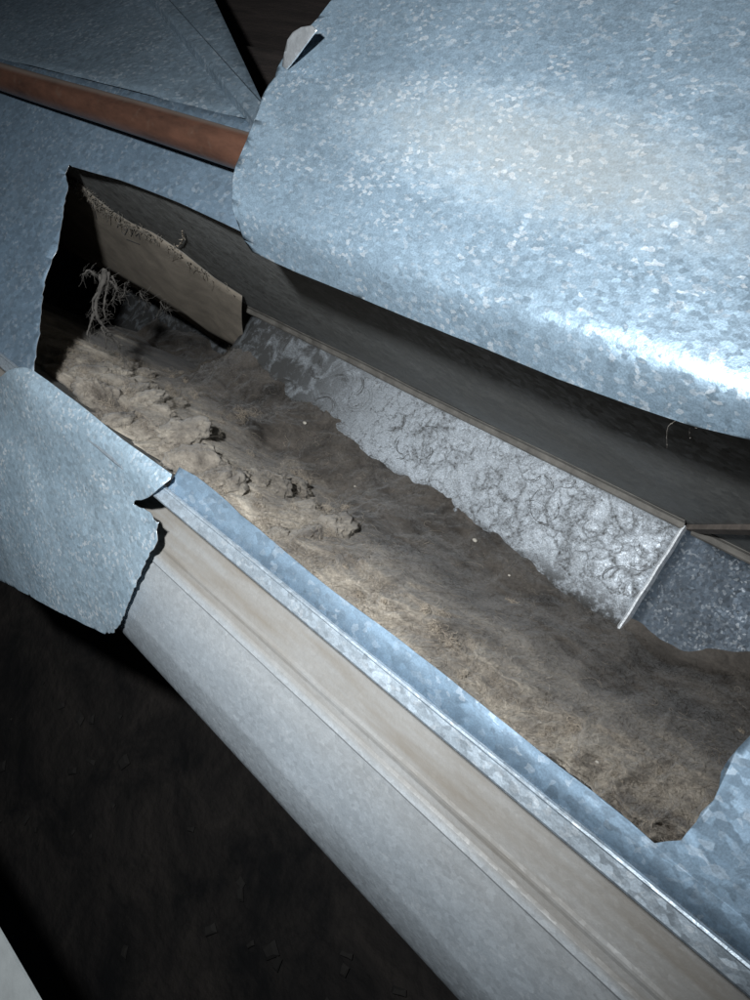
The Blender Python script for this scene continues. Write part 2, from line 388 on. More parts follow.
# slanting cleat on the side wall at the joint
A = PY(684, 530, YF - .004); B = PY(752, 531, YF - .004); Bv = B + (B - A) * 2.2
V = []; n_ = np.array([0, -1, 0]); dirv = (Bv - A) / np.linalg.norm(Bv - A); sd = np.cross(dirv, n_)
for P in np.linspace(A, Bv, 12):
    for (u, w) in ((-.006, 0), (-.005, .004), (.005, .005), (.006, 0)): V.append(P + sd * u + n_ * (w - .003))
Fc = [(i * 4 + j, i * 4 + (j + 1) % 4, (i + 1) * 4 + (j + 1) % 4, (i + 1) * 4 + j) for i in range(11) for j in range(4)] + [(0, 1, 2, 3), (47, 46, 45, 44)]
link('cleat', mesh_from('cleat', V, Fc), plain('dusty_cleat', (.12, .10, .085), .9, 0, .4, 60), duct)

# top sheet with the hole cut into it (one C-shaped piece; the cut edges are torn)
top = Profile([(.60, 0.0), (-.0835, 0.0)], 1)
def ps(px, py): return top.hit(px, py)
inner = [ps(*p) for p in ((179, 467), (196, 476), (228, 502), (241, 515), (260, 530), (300, 564), (340, 596), (400, 640), (440, 671), (480, 703), (520, 735), (560, 767), (600, 797), (630, 821), (655, 843))]
cut = [ps(*p) for p in ((655, 843), (667, 841), (682, 840), (688, 832), (697, 822), (702, 812), (714, 800), (719, 788), (721, 772), (728, 760), (738, 748), (750, 736))]
cut += [(.022, .60 - .03), (.018, .60 - .10), (.02, .60 - .138)]
fary = [(x, .60 - .140 + .002 * math.sin(x * 9)) for x in np.linspace(.02, .56, 14)]
fary += [ps(*p) for p in ((240, 231), (210, 217), (180, 203), (150, 191), (120, 180), (95, 173), (71, 166))]
tear = [ps(*p) for p in ((69, 164), (65, 174), (68, 186), (65, 198), (63, 217), (60, 232), (58, 245), (49, 268), (44, 282), (41, 312), (38, 338), (34, 366), (32, 376))]
SN = top.s[-1]
poly = rough_edge(inner, .0002, 1, .012) + rough_edge(cut, .0004, 2, .006)[1:] + rough_edge(fary, .00008, 3, .02) + rough_edge(tear, .0009, 4, .005)
poly += [(tear[-1][0] + .002, SN), (X1, SN), (X1, .60 - .245), (.57, .60 - .245), (.57, .02), (X0, .02), (X0, SN), (.4815, SN)]
def lift(x, s):                                     # the cut lip near the corner is dented
    y = .60 - s
    return .004 * np.exp(-((x - .04) / .02) ** 2 - ((y + .05) / .02) ** 2)
sheet('top_sheet', poly, top, [M_top, M_cut], duct, thick=.0006, ds=.02, dx=.02, uneven=.0009, seed=1, warp=lift)
rail_pts = [(-.0838, -.0012), (-.0838, .0024), (-.0846, .0036), (-.0856, .0036), (-.0866, .0022), (-.0955, .0006), (-.0966, -.0008), (-.0968, -.0120), (-.0940, -.0135)]
extrude_profile('lip_rail', rail_pts, X0, X1, [M_rail, M_cut], duct, 110, .0008, .0009, 4)

# big flap peeled up from the hole and rolled back towards the far side
FL = Profile([(.1085, .030), (.1155, .0405), (.1235, .0525), (.1290, .0595), (.1345, .0640), (.1420, .0662), (.165, .0680), (.20, .0700), (.27, .0735), (.34, .074), (.42, .070), (.49, .040), (.55, .004)], 8)
def pf(px, py): return FL.hit(px, py)
edge = [pf(*p) for p in ((252, 252), (300, 274), (360, 298), (430, 327), (480, 347), (560, 380), (630, 405), (690, 425), (750, 440))]
s_end = FL.s[-1]
left = [pf(*p) for p in ((332, 0), (318, 18), (306, 30), (298, 40), (288, 52), (281, 60), (277, 68), (275, 77), (268, 85), (262, 97), (258, 110), (250, 130), (243, 148), (236, 165), (232, 180), (232, 200), (237, 222), (244, 240), (252, 252))]
poly = rough_edge(left, .0005, 6, .008) + rough_edge(edge, .00012, 7, .015)[1:] + [(-.10, edge[-1][1] + .001), (-.30, .004), (-.30, s_end), (left[0][0] + .10, s_end)]
def bigfilm(k):
    co = k.coord((.45, 1.3, 1), (.2, .35, 0)); base_ = k.ramp(k.noise(co, 8, 4, .6, .4).outputs['Fac'], [(.5, 0), (.75, .3)])
    p0 = FL.at(*pf(400, 118)); p1 = FL.at(*pf(745, 205)); r_ = p1 - p0
    return k.math('MAXIMUM', base_, k.math('MULTIPLY', blob(k, tuple((p0 + p1) / 2), (float(np.linalg.norm(r_)) * .62, .036, .2), math.atan2(r_[1], r_[0]), 1.5, .5), .62))
M_flap = galvanised('galvanised_flap', 215, (.32, .435, .535), .62, .50, .08, (.155, .142, .115), .33, .70, stretch=(1, 1.7, 1), tilt=.07, wavy=.12, grain=.5, extra=bigfilm, seed=.2)
flap = sheet('peeled_flap', poly, FL, [M_flap, M_cut], duct, thick=.0007, ds=.006, dx=.02, uneven=.0006, seed=9)
flap['label'] = 'large bright flap of cut sheet metal peeled back over the opening'
# crumpled tip on the flap's torn end
tip = [(283, 66), (285, 52), (287, 40), (292, 32), (300, 27), (311, 25), (316, 30), (308, 42), (297, 58), (288, 70)]
TP = Profile([(.25, .072), (.27, .094), (.29, .1015), (.31, .100), (.34, .092)], 8)
sheet('curled_tip', [TP.hit(*p) for p in tip], TP, [M_cut, M_cut], flap, thick=.0008, ds=.004, dx=.004, uneven=.002, seed=3)

# flap folded out over the near lip, hanging down outside
NF = Profile([(-.058, -.001), (-.068, .0055), (-.080, .0085), (-.095, .0050), (-.118, -.010), (-.150, -.0300), (-.190, -.048), (-.235, -.074), (-.29, -.112), (-.34, -.15)], 8)
def pn(px, py): return NF.hit(px, py)
n_top = [pn(*p) for p in ((0, 377), (6, 372), (13, 368), (22, 366), (30, 368), (45, 378), (80, 404), (120, 437), (160, 466), (174, 477))]
n_hem = [pn(*p) for p in ((174, 477), (173, 481), (165, 487), (155, 493), (146, 498), (138, 501), (132, 501))]
n_tear = [pn(*p) for p in ((132, 501), (130, 505), (138, 509), (146, 513), (150, 520), (157, 523), (153, 531), (155, 541), (148, 553), (141, 572), (131, 596), (121, 624), (113, 633), (103, 634))]
n_low = [pn(*p) for p in ((103, 634), (60, 612), (30, 596), (0, 581))]
lx, ls = n_low[-1]; tx, ts = n_top[0]
poly = rough_edge(n_top, .0001, 11, .02) + n_hem[1:] + rough_edge(n_tear, .0007, 12, .003)[1:] + rough_edge(n_low, .0002, 13, .02)[1:] + [(lx + .25, ls - .01), (tx + .25, ts + .03)]
c0 = np.array(pn(60, 388)); c1 = np.array(pn(134, 500)); cd = (c1 - c0) / np.linalg.norm(c1 - c0)
def crease(x, s):
    d = (x - c0[0]) * -cd[1] + (s - c0[1]) * cd[0]
    hem = np.exp(-((x - n_hem[1][0]) / .02) ** 2) * np.clip(1 - (s - n_hem[1][1]) / .08, 0, 1) * .004
    return -.0035 * np.exp(-(d / .026) ** 2) + hem
sheet('folded_flap', poly, NF, [M_near, M_cut], duct, thick=.0006, ds=.006, dx=.008, uneven=.0013, seed=14, warp=crease)['label'] = 'torn flap of the cut sheet bent outwards over the lip'

# dusty tan vane hanging inside under the far edge
up_px = [(68, 178), (79, 184), (97, 199), (113, 212), (131, 223), (153, 233), (183, 253), (214, 278), (242, 296)]
lo_px = [(59, 246), (75, 254), (91, 263), (107, 272), (122, 281), (150, 297), (177, 313), (208, 336), (246, 352)]
V = []; nu = 9; vu = [PY(*a, YF - .004) for a in up_px]; vl = [PY(*b, .088 if b[0] < 240 else .094) for b in lo_px]
for P in vu: P[2] = min(P[2], -.006)
vu.insert(0, vu[0] + np.array([.22, 0, -.004])); vl.insert(0, vl[0] + (vl[0] - vl[4]) * 1.0)
for (A, B) in zip(vu, vl):
    for t in np.linspace(0, 1, nu):
        P = A + (B - A) * t; P[2] += .006 * math.sin(math.pi * t); P[2] = min(P[2], -.004); V.append(P)
Fc = [(i * nu + j, (i + 1) * nu + j, (i + 1) * nu + j + 1, i * nu + j + 1) for i in range(len(vu) - 1) for j in range(nu - 1)]
M_tan = plain('dust_coated_tan', (.215, .185, .148), .95, 0, .35, 26, .5, 260, .0012)
vane = link('vane', mesh_from('vane', V, Fc), [M_tan, M_grime], duct, smooth=True)
sm = vane.modifiers.new('t', 'SOLIDIFY'); sm.thickness = .0012; sm.material_offset_rim = 1
vane['label'] = 'tan dust-coated metal vane inside the duct with a smudged stamp'
# crusty edge along the vane's top, and what is left of the stamped letters
up3 = [P + np.array([0, -.003, .0]) for P in vu[1:]]
def along(px0, dpx):                                # point on the vane near its top edge
    xs = [p[0] for p in up_px]; y = np.interp(px0, xs, [p[1] for p in up_px])
    a = PY(px0, y, YF - .004); i = np.interp(px0, xs, range(len(xs))); lo = np.array([np.interp(i, range(len(lo_px)), [p[q] for p in lo_px]) for q in (0, 1)])
    b = PY(lo[0], lo[1], .088); t = dpx; P = a + (b - a) * t; P[2] += .006 * math.sin(math.pi * t) + .0010; return P
M_ink = plain('stamp_ink', (.04, .04, .04), .8)
strokes = []
for (p, q) in (((122, .05), (121, .17)),                                                     # I
               ((127, .05), (131, .07)), ((131, .07), (129.5, .21)), ((126.5, .13), (130, .145)), ((125.5, .19), (129.5, .21)),   # reversed E
               ((136, .06), (135, .19)),                                                     # I
               ((139, .15), (141, .09)), ((141, .09), (143, .17)), ((132, .26), (138, .25)), ((138, .25), (144, .24)),
               ((80, .03), (83, .12)), ((86, .06), (88, .14)), ((90, .08), (94, .16)), ((95, .10), (97, .14)), ((98, .15), (101, .24))):
    strokes.append(np.linspace(along(*p), along(*q), 4))
Vt, Ft = tubes(strokes, [.0008] * len(strokes), 4)
st = link('stamp', big_mesh('stamp', Vt, Ft), M_ink, vane); st['label'] = 'smudged black stamped letters'

r = np.random.default_rng(31); lines = []; radii = []
for q in range(340):
    u = r.uniform(0, len(up3) - 1.02) * (r.random() ** .35); i = int(u); P = up3[i] + (up3[i + 1] - up3[i]) * (u - i) + np.array([0, -.004 * r.random(), .0015])
    lines.append(P + np.cumsum(r.normal(0, .5, (7, 3)) + r.normal(0, .6, (1, 3)), 0) * r.uniform(.0005, .0016)); radii.append(r.uniform(.00012, .0006))
Vt, Ft = tubes(lines, radii, 4)
link('lint_fringe', big_mesh('lint_fringe', Vt, Ft), plain('fringe_lint', (.13, .118, .10), 1, 0, .4, 80), vane, smooth=True)

# ------------------------------------------------------------------ rounded duct alongside, with a dusty shoulder
rd = empty('rounded_duct', (.5, -.18, -.55), 'rounded galvanised duct with a tan dusty shoulder beside the opened duct', 'duct')
def shoulder_dust(k):
    g = band(k, 1, -.150, .0, .007); nz = k.ramp(k.noise(k.coord((.35, 3, 1)), 30, 5).outputs['Fac'], [(.25, .72), (.7, .97)])
    g2 = band(k, 1, -.176, -.14, .030)
    return k.math('MAXIMUM', k.math('MULTIPLY', g, nz), k.math('MULTIPLY', g2, .62))
M_round = galvanised('galvanised_rounded', 260, (.54, .60, .65), .35, .25, .12, (.160, .140, .115), .33, .6, extra=shoulder_dust, seed=.7, grain=.15, tilt=.04, wavy=.25)
zs = -.045
sh = [(-.0915, zs - .05), (-.0915, zs + .0005), (-.093, zs + .001), (-.110, zs), (-.1335, zs), (-.1358, zs + .0008), (-.1372, zs + .0008), (-.1392, zs + .0001), (-.1435, zs - .0001), (-.1460, zs + .0005), (-.1515, zs + .0004), (-.1528, zs - .0012)]
extrude_profile('shoulder', sh, X0, X1, M_round, rd, 120, .0, .0011, 21, smooth=False)
bd = [(-.1528, zs - .0016), (-.165, zs - .0050), (-.185, zs - .0115), (-.205, zs - .0195), (-.213, zs - .0240), (-.226, zs - .0345), (-.237, zs - .0455), (-.2425, zs - .056), (-.2445, zs - .068), (-.245, zs - .085), (-.245, -.3), (-.245, -.5)]
extrude_profile('side', bd, X0, X1, M_round, rd, 120, .0, .0014, 22, n=5, smooth=True)

# ------------------------------------------------------------------ branch duct beyond the pipe
br = empty('branch_duct', (1.1, .33, -.4), 'dark blue-grey sheet metal duct behind the copper pipe', 'duct')
M_br = galvanised('galvanised_branch', 150, (.20, .27, .33), .8, .25, .2, (.16, .17, .17), .52, .6, seed=.55)
BR = Profile([(.247, -.002), (.30, -.022), (.60, -.135)], 1)
e0 = BR.hit(196, -40); e1 = BR.hit(262, 101); te = e1[1] / (e0[1] - e1[1]); e2 = (e1[0] - (e0[0] - e1[0]) * te, 0.0); e00 = (e0[0] + (e0[0] - e1[0]) * .8, e0[1] + (e0[1] - e1[1]) * .8)
poly = [e2, e1, e0, e00, (2.4, e00[1]), (2.4, .0), (e2[0], .0)]
sheet('panel', poly, BR, [M_br, M_br], br, thick=.001, ds=.03, dx=.04, uneven=.002, seed=31)
# turned-up edge flange of that duct
P0 = BR.at(*e2); P1 = BR.at(*e00); V = []; dv = (P1 - P0) / np.linalg.norm(P1 - P0); nv = np.array([0, .35, .94]); sv = np.cross(dv, nv); sv /= np.linalg.norm(sv)
if sv[1] < 0: sv = -sv
for t in np.linspace(0, 1, 20):
    P = P0 + (P1 - P0) * t
    for (u, w) in ((-.0165, .0005), (-.0145, .011), (-.0125, .013), (.000, .0125), (.0015, .010), (.0015, -.2)): V.append(P + sv * u + nv * w)
Fc = [(i * 6 + j, i * 6 + j + 1, (i + 1) * 6 + j + 1, (i + 1) * 6 + j) for i in range(19) for j in range(5)]
o = link('edge_flange', mesh_from('edge_flange', V, Fc), M_br, br); sm = o.modifiers.new('t', 'SOLIDIFY'); sm.thickness = .0009

# ------------------------------------------------------------------ copper pipe
k = NT('tarnished_copper'); co = k.coord((1, 3, 3))
c = k.mix(k.ramp(k.noise(co, 14, 6, .65).outputs['Fac'], [(.3, 0), (.7, 1)]), (.055, .029, .021), (.15, .072, .047))
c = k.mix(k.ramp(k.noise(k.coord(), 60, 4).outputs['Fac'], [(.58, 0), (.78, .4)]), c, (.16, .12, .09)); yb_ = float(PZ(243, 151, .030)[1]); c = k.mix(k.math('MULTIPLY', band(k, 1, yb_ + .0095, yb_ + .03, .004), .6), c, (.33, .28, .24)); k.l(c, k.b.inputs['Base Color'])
k.b.inputs['Metallic'].default_value = .3; k.b.inputs['Roughness'].default_value = .38
A = PZ(-60, 58, .030); B = PZ(243, 151, .030); dv = (B - A) / np.linalg.norm(B - A); A = A - dv * .9; B = B + dv * .45
L = np.linspace(A, B, 50); L[:, 2] += .0008 * np.sin(np.arange(50) * .6)
Vt, Ft = tubes([L], [.0165], 28)
pipe = link('copper_pipe', big_mesh('copper_pipe', Vt, Ft), k.m, smooth=True); tag(pipe, 'tarnished brown copper pipe lying along the duct at upper left', 'pipe')

# pale piece in the bottom-left corner
bl = empty('pale_board', (0, -.5, -.75), 'pale grey metal-edged board at the bottom left corner', 'board')
q0 = PZ(-2, 930, -.03); q1 = PZ(40, 1003, -.03); dv = (q1 - q0) / np.linalg.norm(q1 - q0); out = np.array([dv[1], -dv[0], 0])
if out[1] > 0: out = -out
V = []
for P in (q0 - dv * .5, q1 + dv * .5):
    V += [P, P + out * .25, P + out * .25 - np.array([0, 0, .003]), P - np.array([0, 0, .003])]
me = mesh_from('face_board', V, [(0, 1, 5, 4), (1, 2, 6, 5), (2, 3, 7, 6), (3, 0, 4, 7), (0, 3, 2, 1), (4, 5, 6, 7)])
link('panel', me, plain('pale_panel', (.30, .32, .32), .6, .1, .2, 30), bl)

# ------------------------------------------------------------------ dust heaped in the duct
def ridged(x, y, seed, octv=4):
    s_ = 0; amp = 1; t = 0
    for k in range(octv):
        s_ = s_ + amp * (1 - np.abs(2 * vnoise(x * 2 ** k + 3.7 * k, y * 2 ** k + 8.1 * k, seed + k) - 1)) ** 2; t += amp; amp *= .55
    return s_ / t
def dust_z(X, Y):
    Yb = np.interp(X, [0, .083, .15, .21, .32, .43, .6, .70, .80, .92, 1.1, 1.6], [.055, .040, .028, .022, .028, .036, .050, .056, .070, .085, .09, .09])
    Yb = Yb + .022 * (fbm(X * 14, X * 0 + 3.3, 40, 4) - .5)
    wx = X + .07 * (fbm(X * 7, Y * 7, 51, 3) - .5) + .012 * (fbm(X * 40, Y * 40, 53, 2) - .5)
    wy = Y + .07 * (fbm(X * 7, Y * 7, 52, 3) - .5) + .012 * (fbm(X * 40, Y * 40, 54, 2) - .5)
    t = (Y + .095) / (Yb + .095) + .22 * (fbm(wx * 9, wy * 18, 44, 4) - .5) * np.clip((X - .0) / .1, 0, 1)
    hc = np.interp(X, [0, .1, .3, .5, .62, .75, .95, 1.3], [.22, .235, .24, .23, .235, .25, .225, .17])
    left = np.clip((X - .46) / .12, 0, 1)
    shA = np.interp(t, [-.2, 0, .18, .34, .46, .60, .80, 1.0, 1.25, 1.8], [1.02, 1, .94, .80, .60, .37, .15, 0, -.05, -.12])
    shB = np.interp(t, [-.2, 0, .18, .30, .40, .50, .80, 1.0, 1.25, 1.8], [1.00, 1, .96, .80, .42, .22, .09, 0, -.05, -.12])
    z = ZB + hc * (shA * (1 - left) + shB * left) - drop(X) * np.clip((t - .22) / .45, 0, 1)
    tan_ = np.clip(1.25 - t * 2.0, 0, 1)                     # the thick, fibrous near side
    puff = .55 - worley(wx * 22, wy * 22, 60); puff2 = .5 - worley(wx * 50, wy * 50, 61); puff3 = .5 - worley(wx * 110, wy * 110, 62)
    lump = puff * .046 + puff2 * .018 + puff3 * .007
    rg = ridged(wx * 14, wy * 26, 70, 5) - .45
    rg2 = ridged(wx * 34, wy * 50, 90, 4) - .45
    soft = (fbm(wx * 12, wy * 22, 73, 5) - .5) * .075 + rg * .018
    z = z + tan_ * (left * (lump * 1.15 + rg2 * .010) + (1 - left) * (lump * .75 + rg * .050 + rg2 * .020)) + (1 - tan_) * soft * np.clip(1.15 - t, .0, 1)
    z = z + .003 * (fbm(X * 160, Y * 160, 75, 3) - .5) * np.clip(1.1 - t, .1, 1)
    return z, t, tan_
nx, ny = 1000, 260
ux = np.linspace(0, 1, nx); xs = .0 + 1.6 * (ux * .55 + .45 * ux ** 2.2)
ys = np.linspace(-.0885, .1485, ny); DX, DY = np.meshgrid(xs, ys, indexing='ij')
DZ, DT, DTAN = dust_z(DX, DY)
me = big_mesh('dust_heap', np.stack([DX, DY, DZ], -1).reshape(-1, 3), grid_faces(nx, ny))
at = me.attributes.new('tan', 'FLOAT', 'POINT')
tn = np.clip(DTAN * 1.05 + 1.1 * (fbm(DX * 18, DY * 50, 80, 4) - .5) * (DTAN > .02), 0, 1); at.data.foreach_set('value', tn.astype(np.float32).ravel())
k = NT('duct_dust'); at_n = k.n('ShaderNodeAttribute', attribute_name='tan'); co = k.coord((1, 1.5, 1.1), (0, 0, 0), (0, 0, .1))
f1 = k.noise(co, 13, 8, .62, .9); f2 = k.noise(k.coord((1, 1.4, 1)), 260, 5, .7, .8)
f3 = k.noise(co, 34, 6, .6, .9); f3.noise_type = 'RIDGED_MULTIFRACTAL'; f3.normalize = True
wisp = k.ramp(f3.outputs['Fac'], [(.25, 0), (.75, 1)])
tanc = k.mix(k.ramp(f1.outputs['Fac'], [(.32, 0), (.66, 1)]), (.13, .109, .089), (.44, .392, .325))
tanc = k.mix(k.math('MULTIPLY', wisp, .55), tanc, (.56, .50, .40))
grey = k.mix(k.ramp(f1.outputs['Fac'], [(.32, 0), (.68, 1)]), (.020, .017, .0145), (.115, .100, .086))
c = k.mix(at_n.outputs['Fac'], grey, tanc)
c = k.mix(1.0, c, k.ramp(f2.outputs['Fac'], [(.25, .65), (.75, 1.3)]), 'MULTIPLY'); k.l(c, k.b.inputs['Base Color'])
k.b.inputs['Roughness'].default_value = 1.0; k.b.inputs['Specular IOR Level'].default_value = .05
k.b.inputs['Sheen Weight'].default_value = .2; k.b.inputs['Sheen Roughness'].default_value = .6
bp = k.n('ShaderNodeBump'); bp.inputs['Strength'].default_value = .6; bp.inputs['Distance'].default_value = .006
k.l(f1.outputs['Fac'], bp.inputs['Height']); bp2 = k.n('ShaderNodeBump'); bp2.inputs['Strength'].default_value = .6; bp2.inputs['Distance'].default_value = .0016
k.l(f2.outputs['Fac'], bp2.inputs['Height']); k.l(bp.outputs[0], bp2.inputs['Normal']); k.l(bp2.outputs[0], k.b.inputs['Normal'])
M_dust = k.m
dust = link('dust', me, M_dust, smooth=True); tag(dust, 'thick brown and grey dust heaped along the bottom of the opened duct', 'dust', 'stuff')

# clumps of felted lint lying over one another on the heap
def clumps(seed):
    r = np.random.default_rng(seed); bm = bmesh.new(); bmesh.ops.create_icosphere(bm, subdivisions=4, radius=1); U = np.array([v.co[:] for v in bm.verts]); FI = np.array([[v.index for v in f.verts] for f in bm.faces]); bm.free()
    V = []; Fs = []; tn = []; fz = []; base = 0
    spec = [(48, (.46, 1.02), .40, (.010, .020), (1.2, 1, .8), .62, .42)]
    for cnt, xr, tmax, rr, sc, tone, amp in spec:
        N = cnt * 12; x = r.uniform(*xr, N); y = r.uniform(-.086, .07, N); z, t, tan_ = dust_z(x, y)
        tmin = .42 if tone < .5 else -.2; ok = np.nonzero((t < tmax) & (t > tmin))[0][:cnt]
        for i in ok:
            R0 = r.uniform(*rr); o_ = r.uniform(0, 90); a = r.normal(0, .35); ca, sa = math.cos(a), math.sin(a)
            q = 1.7; n1 = fbm(U[:, 0] * q + U[:, 2] * q * .8 + o_, U[:, 1] * q - U[:, 2] * q * .6 + o_, 300, 4); n2 = .5 - worley(U[:, 0] * 3.2 + U[:, 2] * 2 + o_, U[:, 1] * 3.2 - U[:, 2] * 2.3, 310); n2 = np.clip(n2, -.25, 1)
            n3 = fbm(U[:, 0] * 6 + U[:, 2] * 5 + o_, U[:, 1] * 6 - U[:, 2] * 5.5, 320, 4)
            rad = 1 + amp * (1.5 * (n1 - .5) + .55 * n2 + .95 * (n3 - .5)); P = U * rad[:, None] * np.array(sc) * R0
            P = np.column_stack([P[:, 0] * ca - P[:, 1] * sa, P[:, 0] * sa + P[:, 1] * ca, P[:, 2]])
            # lie on the slope of the heap
            e = .012; zx = (dust_z(np.array([x[i] + e]), np.array([y[i]]))[0][0] - dust_z(np.array([x[i] - e]), np.array([y[i]]))[0][0]) / (2 * e); zy = (dust_z(np.array([x[i]]), np.array([y[i] + e]))[0][0] - dust_z(np.array([x[i]]), np.array([y[i] - e]))[0][0]) / (2 * e)
            P[:, 2] += np.clip(zx, -.5, .5) * P[:, 0] + np.clip(zy, -.8, .8) * P[:, 1]
            P = P + np.array([x[i], y[i], z[i] - R0 * sc[2] * .28]); P[:, 1] = np.clip(P[:, 1], -.0882, .148)
            V.append(P); Fs.append(FI + base); base += len(U); tn.append(np.clip(tone + .5 * (n1 - .5) * (tone > .3), 0, 1))
            pick = r.choice(len(U), 34); fz += [(P[p], U[p] * np.array([1, 1, .6]), R0) for p in pick if U[p, 2] > -.2]
    return np.concatenate(V), np.concatenate(Fs), np.concatenate(tn), fz
Vc, Fcl, tnc, fuzz = clumps(21)
me = big_mesh('dust_clumps', Vc, Fcl); at = me.attributes.new('tan', 'FLOAT', 'POINT'); at.data.foreach_set('value', tnc.astype(np.float32))
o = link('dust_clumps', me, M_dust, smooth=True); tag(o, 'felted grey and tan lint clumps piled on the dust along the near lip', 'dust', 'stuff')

# loose fibres over the heap
def fibres(n, xr, yr, tmax, length, lift, rad, seed):
    r = np.random.default_rng(seed); m = 10; N = n * 4
    x = r.uniform(*xr, N); y = r.uniform(*yr, N); _, t, tn_ = dust_z(x, y)
    ok = np.nonzero((t < tmax) & (r.random(N) < .15 + tn_))[0][:n]; x = x[ok]; y = y[ok]; q = len(ok)
    an = r.uniform(0, 6.283, q); cv = r.normal(0, 3.5, q); Ls = length * r.uniform(.3, 1.7, q); PX = []; PYs = []
    for i in range(m):
        PX.append(x); PYs.append(y); x = x + np.cos(an) * Ls / m; y = y + np.sin(an) * Ls / m * .8; an = an + cv / m + r.normal(0, .35, q)
    PX = np.stack(PX, 1); PYs = np.clip(np.stack(PYs, 1), -.086, .147); Z, _, _ = dust_z(PX, PYs)
    Zs = Z.copy(); Zs[:, 1:-1] = (Z[:, :-2] + Z[:, 1:-1] + Z[:, 2:]) / 3
    Zs += .0004 + np.sin(np.linspace(0, math.pi, m))[None] * lift * r.uniform(-.2, 1.3, q)[:, None]
    P = np.stack([PX, PYs, Zs], -1); return [p for p in P], list(rad * r.uniform(.5, 1.4, q))
l1, r1 = fibres(2600, (.02, 1.15), (-.088, .06), .95, .013, .0030, .00008, 1)
l2, r2 = fibres(260, (.02, .7), (-.088, .02), .7, .030, .0050, .00009, 2)
r = np.random.default_rng(77); l3 = []; r3 = []; N = 900
x = r.uniform(.03, 1.1, N); y = r.uniform(-.085, .05, N); z, t, tn_ = dust_z(x, y); ok = np.nonzero((t < .75) & (r.random(N) < .06 + tn_ * (.35 + .5 * (x > .45))))[0][:110]
for i in ok:
    R0 = r.uniform(.003, .010) * (1.25 if x[i] > .45 else .8); C0 = np.array([x[i], y[i], z[i] + R0 * .25]); sc = np.array([1.3, .9, .75])
    for q in range(26):
        P = np.cumsum(r.normal(0, 1, (11, 3)), 0) * .45; P = smooth_profile3(P[::2], 3); P -= P.mean(0); P /= (np.abs(P).max() + .4); l3.append(C0 + P * R0 * sc + r.normal(0, .35, 3) * R0 * sc); r3.append(r.uniform(.00007, .00016))
l4 = []
for (p, n_, R0) in fuzz:
    st_ = np.cumsum(np.vstack([np.zeros(3), n_ * .25 + r.normal(0, .55, (5, 3))]), 0) * R0 * .28; l4.append(p + st_)
Vt, Ft = tubes(l1 + l2 + l3 + l4, r1 + r2 + r3 + [.00011] * len(l4), 3)
M_fib = plain('dust_fibre', (.40, .34, .27), .95, 0, .35, 40, 0, 100)
fo = link('dust_fibres', big_mesh('dust_fibres', Vt, Ft), M_fib); tag(fo, 'fine pale lint fibres matted over the dust heap', 'lint', 'stuff')

# short curled lint hairs all over the heap and its clumps: the fuzz that makes it soft
def fuzz_mesh(P0, L, seed, lift, tanv, follow):
    r = np.random.default_rng(seed); N = len(P0); m = 5; an = r.uniform(0, 6.283, N); el = r.normal(.15, .55, N); Ls = L * r.uniform(.35, 1.6, N); P = P0 + np.array([0, 0, 1]) * r.uniform(-.0005, lift, N)[:, None]; pts = [P]
    for i in range(m - 1):
        an = an + r.normal(0, .75, N); el = np.clip(el + r.normal(-.12, .45, N), -1.1, 1.3)
        P = P + np.stack([np.cos(an) * np.cos(el) * 1.15, np.sin(an) * np.cos(el), np.sin(el)], -1) * (Ls / (m - 1))[:, None]; pts.append(P)
    Q = np.stack(pts, 1)
    if follow:
        z = dust_z(Q[..., 0], np.clip(Q[..., 1], -.088, .148))[0]; Q[..., 2] = np.maximum(Q[..., 2], z - .0006)
    Q[..., 1] = np.clip(Q[..., 1], -.0885, .1485)
    w = r.normal(0, 1, (N, 3)); w /= np.linalg.norm(w, axis=1)[:, None]; hw = r.uniform(.00005, .00013, N)
    tap = np.array([.8, 1, 1, .8, .35])[None, :, None]; off = w[:, None, :] * hw[:, None, None] * tap
    V = np.stack([Q - off, Q + off], 2).reshape(-1, 3); b = (np.arange(N) * m * 2)[:, None] + (np.arange(m - 1) * 2)[None]
    Fq = np.stack([b, b + 1, b + 3, b + 2], -1).reshape(-1, 4); return V, Fq, np.repeat(tanv, m * 2), np.repeat(r.random(N), m * 2)
r = np.random.default_rng(88); N = 210000; x = .01 + 1.1 * r.random(N) ** 1.25; y = r.uniform(-.088, .09, N); z, t, tn_ = dust_z(x, y)
ok = np.nonzero((t < 1.03) & (r.random(N) < .45 + .5 * tn_))[0]; A_ = fuzz_mesh(np.stack([x, y, z], -1)[ok], .0070, 1, .0026, np.clip(tn_[ok] * 1.1 + r.normal(0, .15, len(ok)), 0, 1), True)
pk = r.choice(len(Vc), 46000); B_ = fuzz_mesh(Vc[pk], .0080, 2, .0030, np.clip(tnc[pk] + r.normal(0, .15, len(pk)), 0, 1), True)
V = np.concatenate([A_[0], B_[0]]); Fq = np.concatenate([A_[1], B_[1] + len(A_[0])]); me = big_mesh('lint_fuzz', V, Fq)
for nm, q in (('tan', 2), ('shade', 3)):
    at = me.attributes.new(nm, 'FLOAT', 'POINT'); at.data.foreach_set('value', np.concatenate([A_[q], B_[q]]).astype(np.float32))
k = NT('lint_fuzz'); a1 = k.n('ShaderNodeAttribute', attribute_name='tan'); a2 = k.n('ShaderNodeAttribute', attribute_name='shade')
big_ = k.noise(k.coord((1, 1.5, 1.1), (0, 0, 0), (0, 0, .1)), 13, 8, .62, .9)
gr_ = k.mix(k.ramp(big_.outputs['Fac'], [(.36, 0), (.62, 1)]), (.020, .017, .0145), (.125, .109, .093)); tn2 = k.mix(k.ramp(big_.outputs['Fac'], [(.36, 0), (.62, 1)]), (.12, .101, .083), (.47, .422, .352))
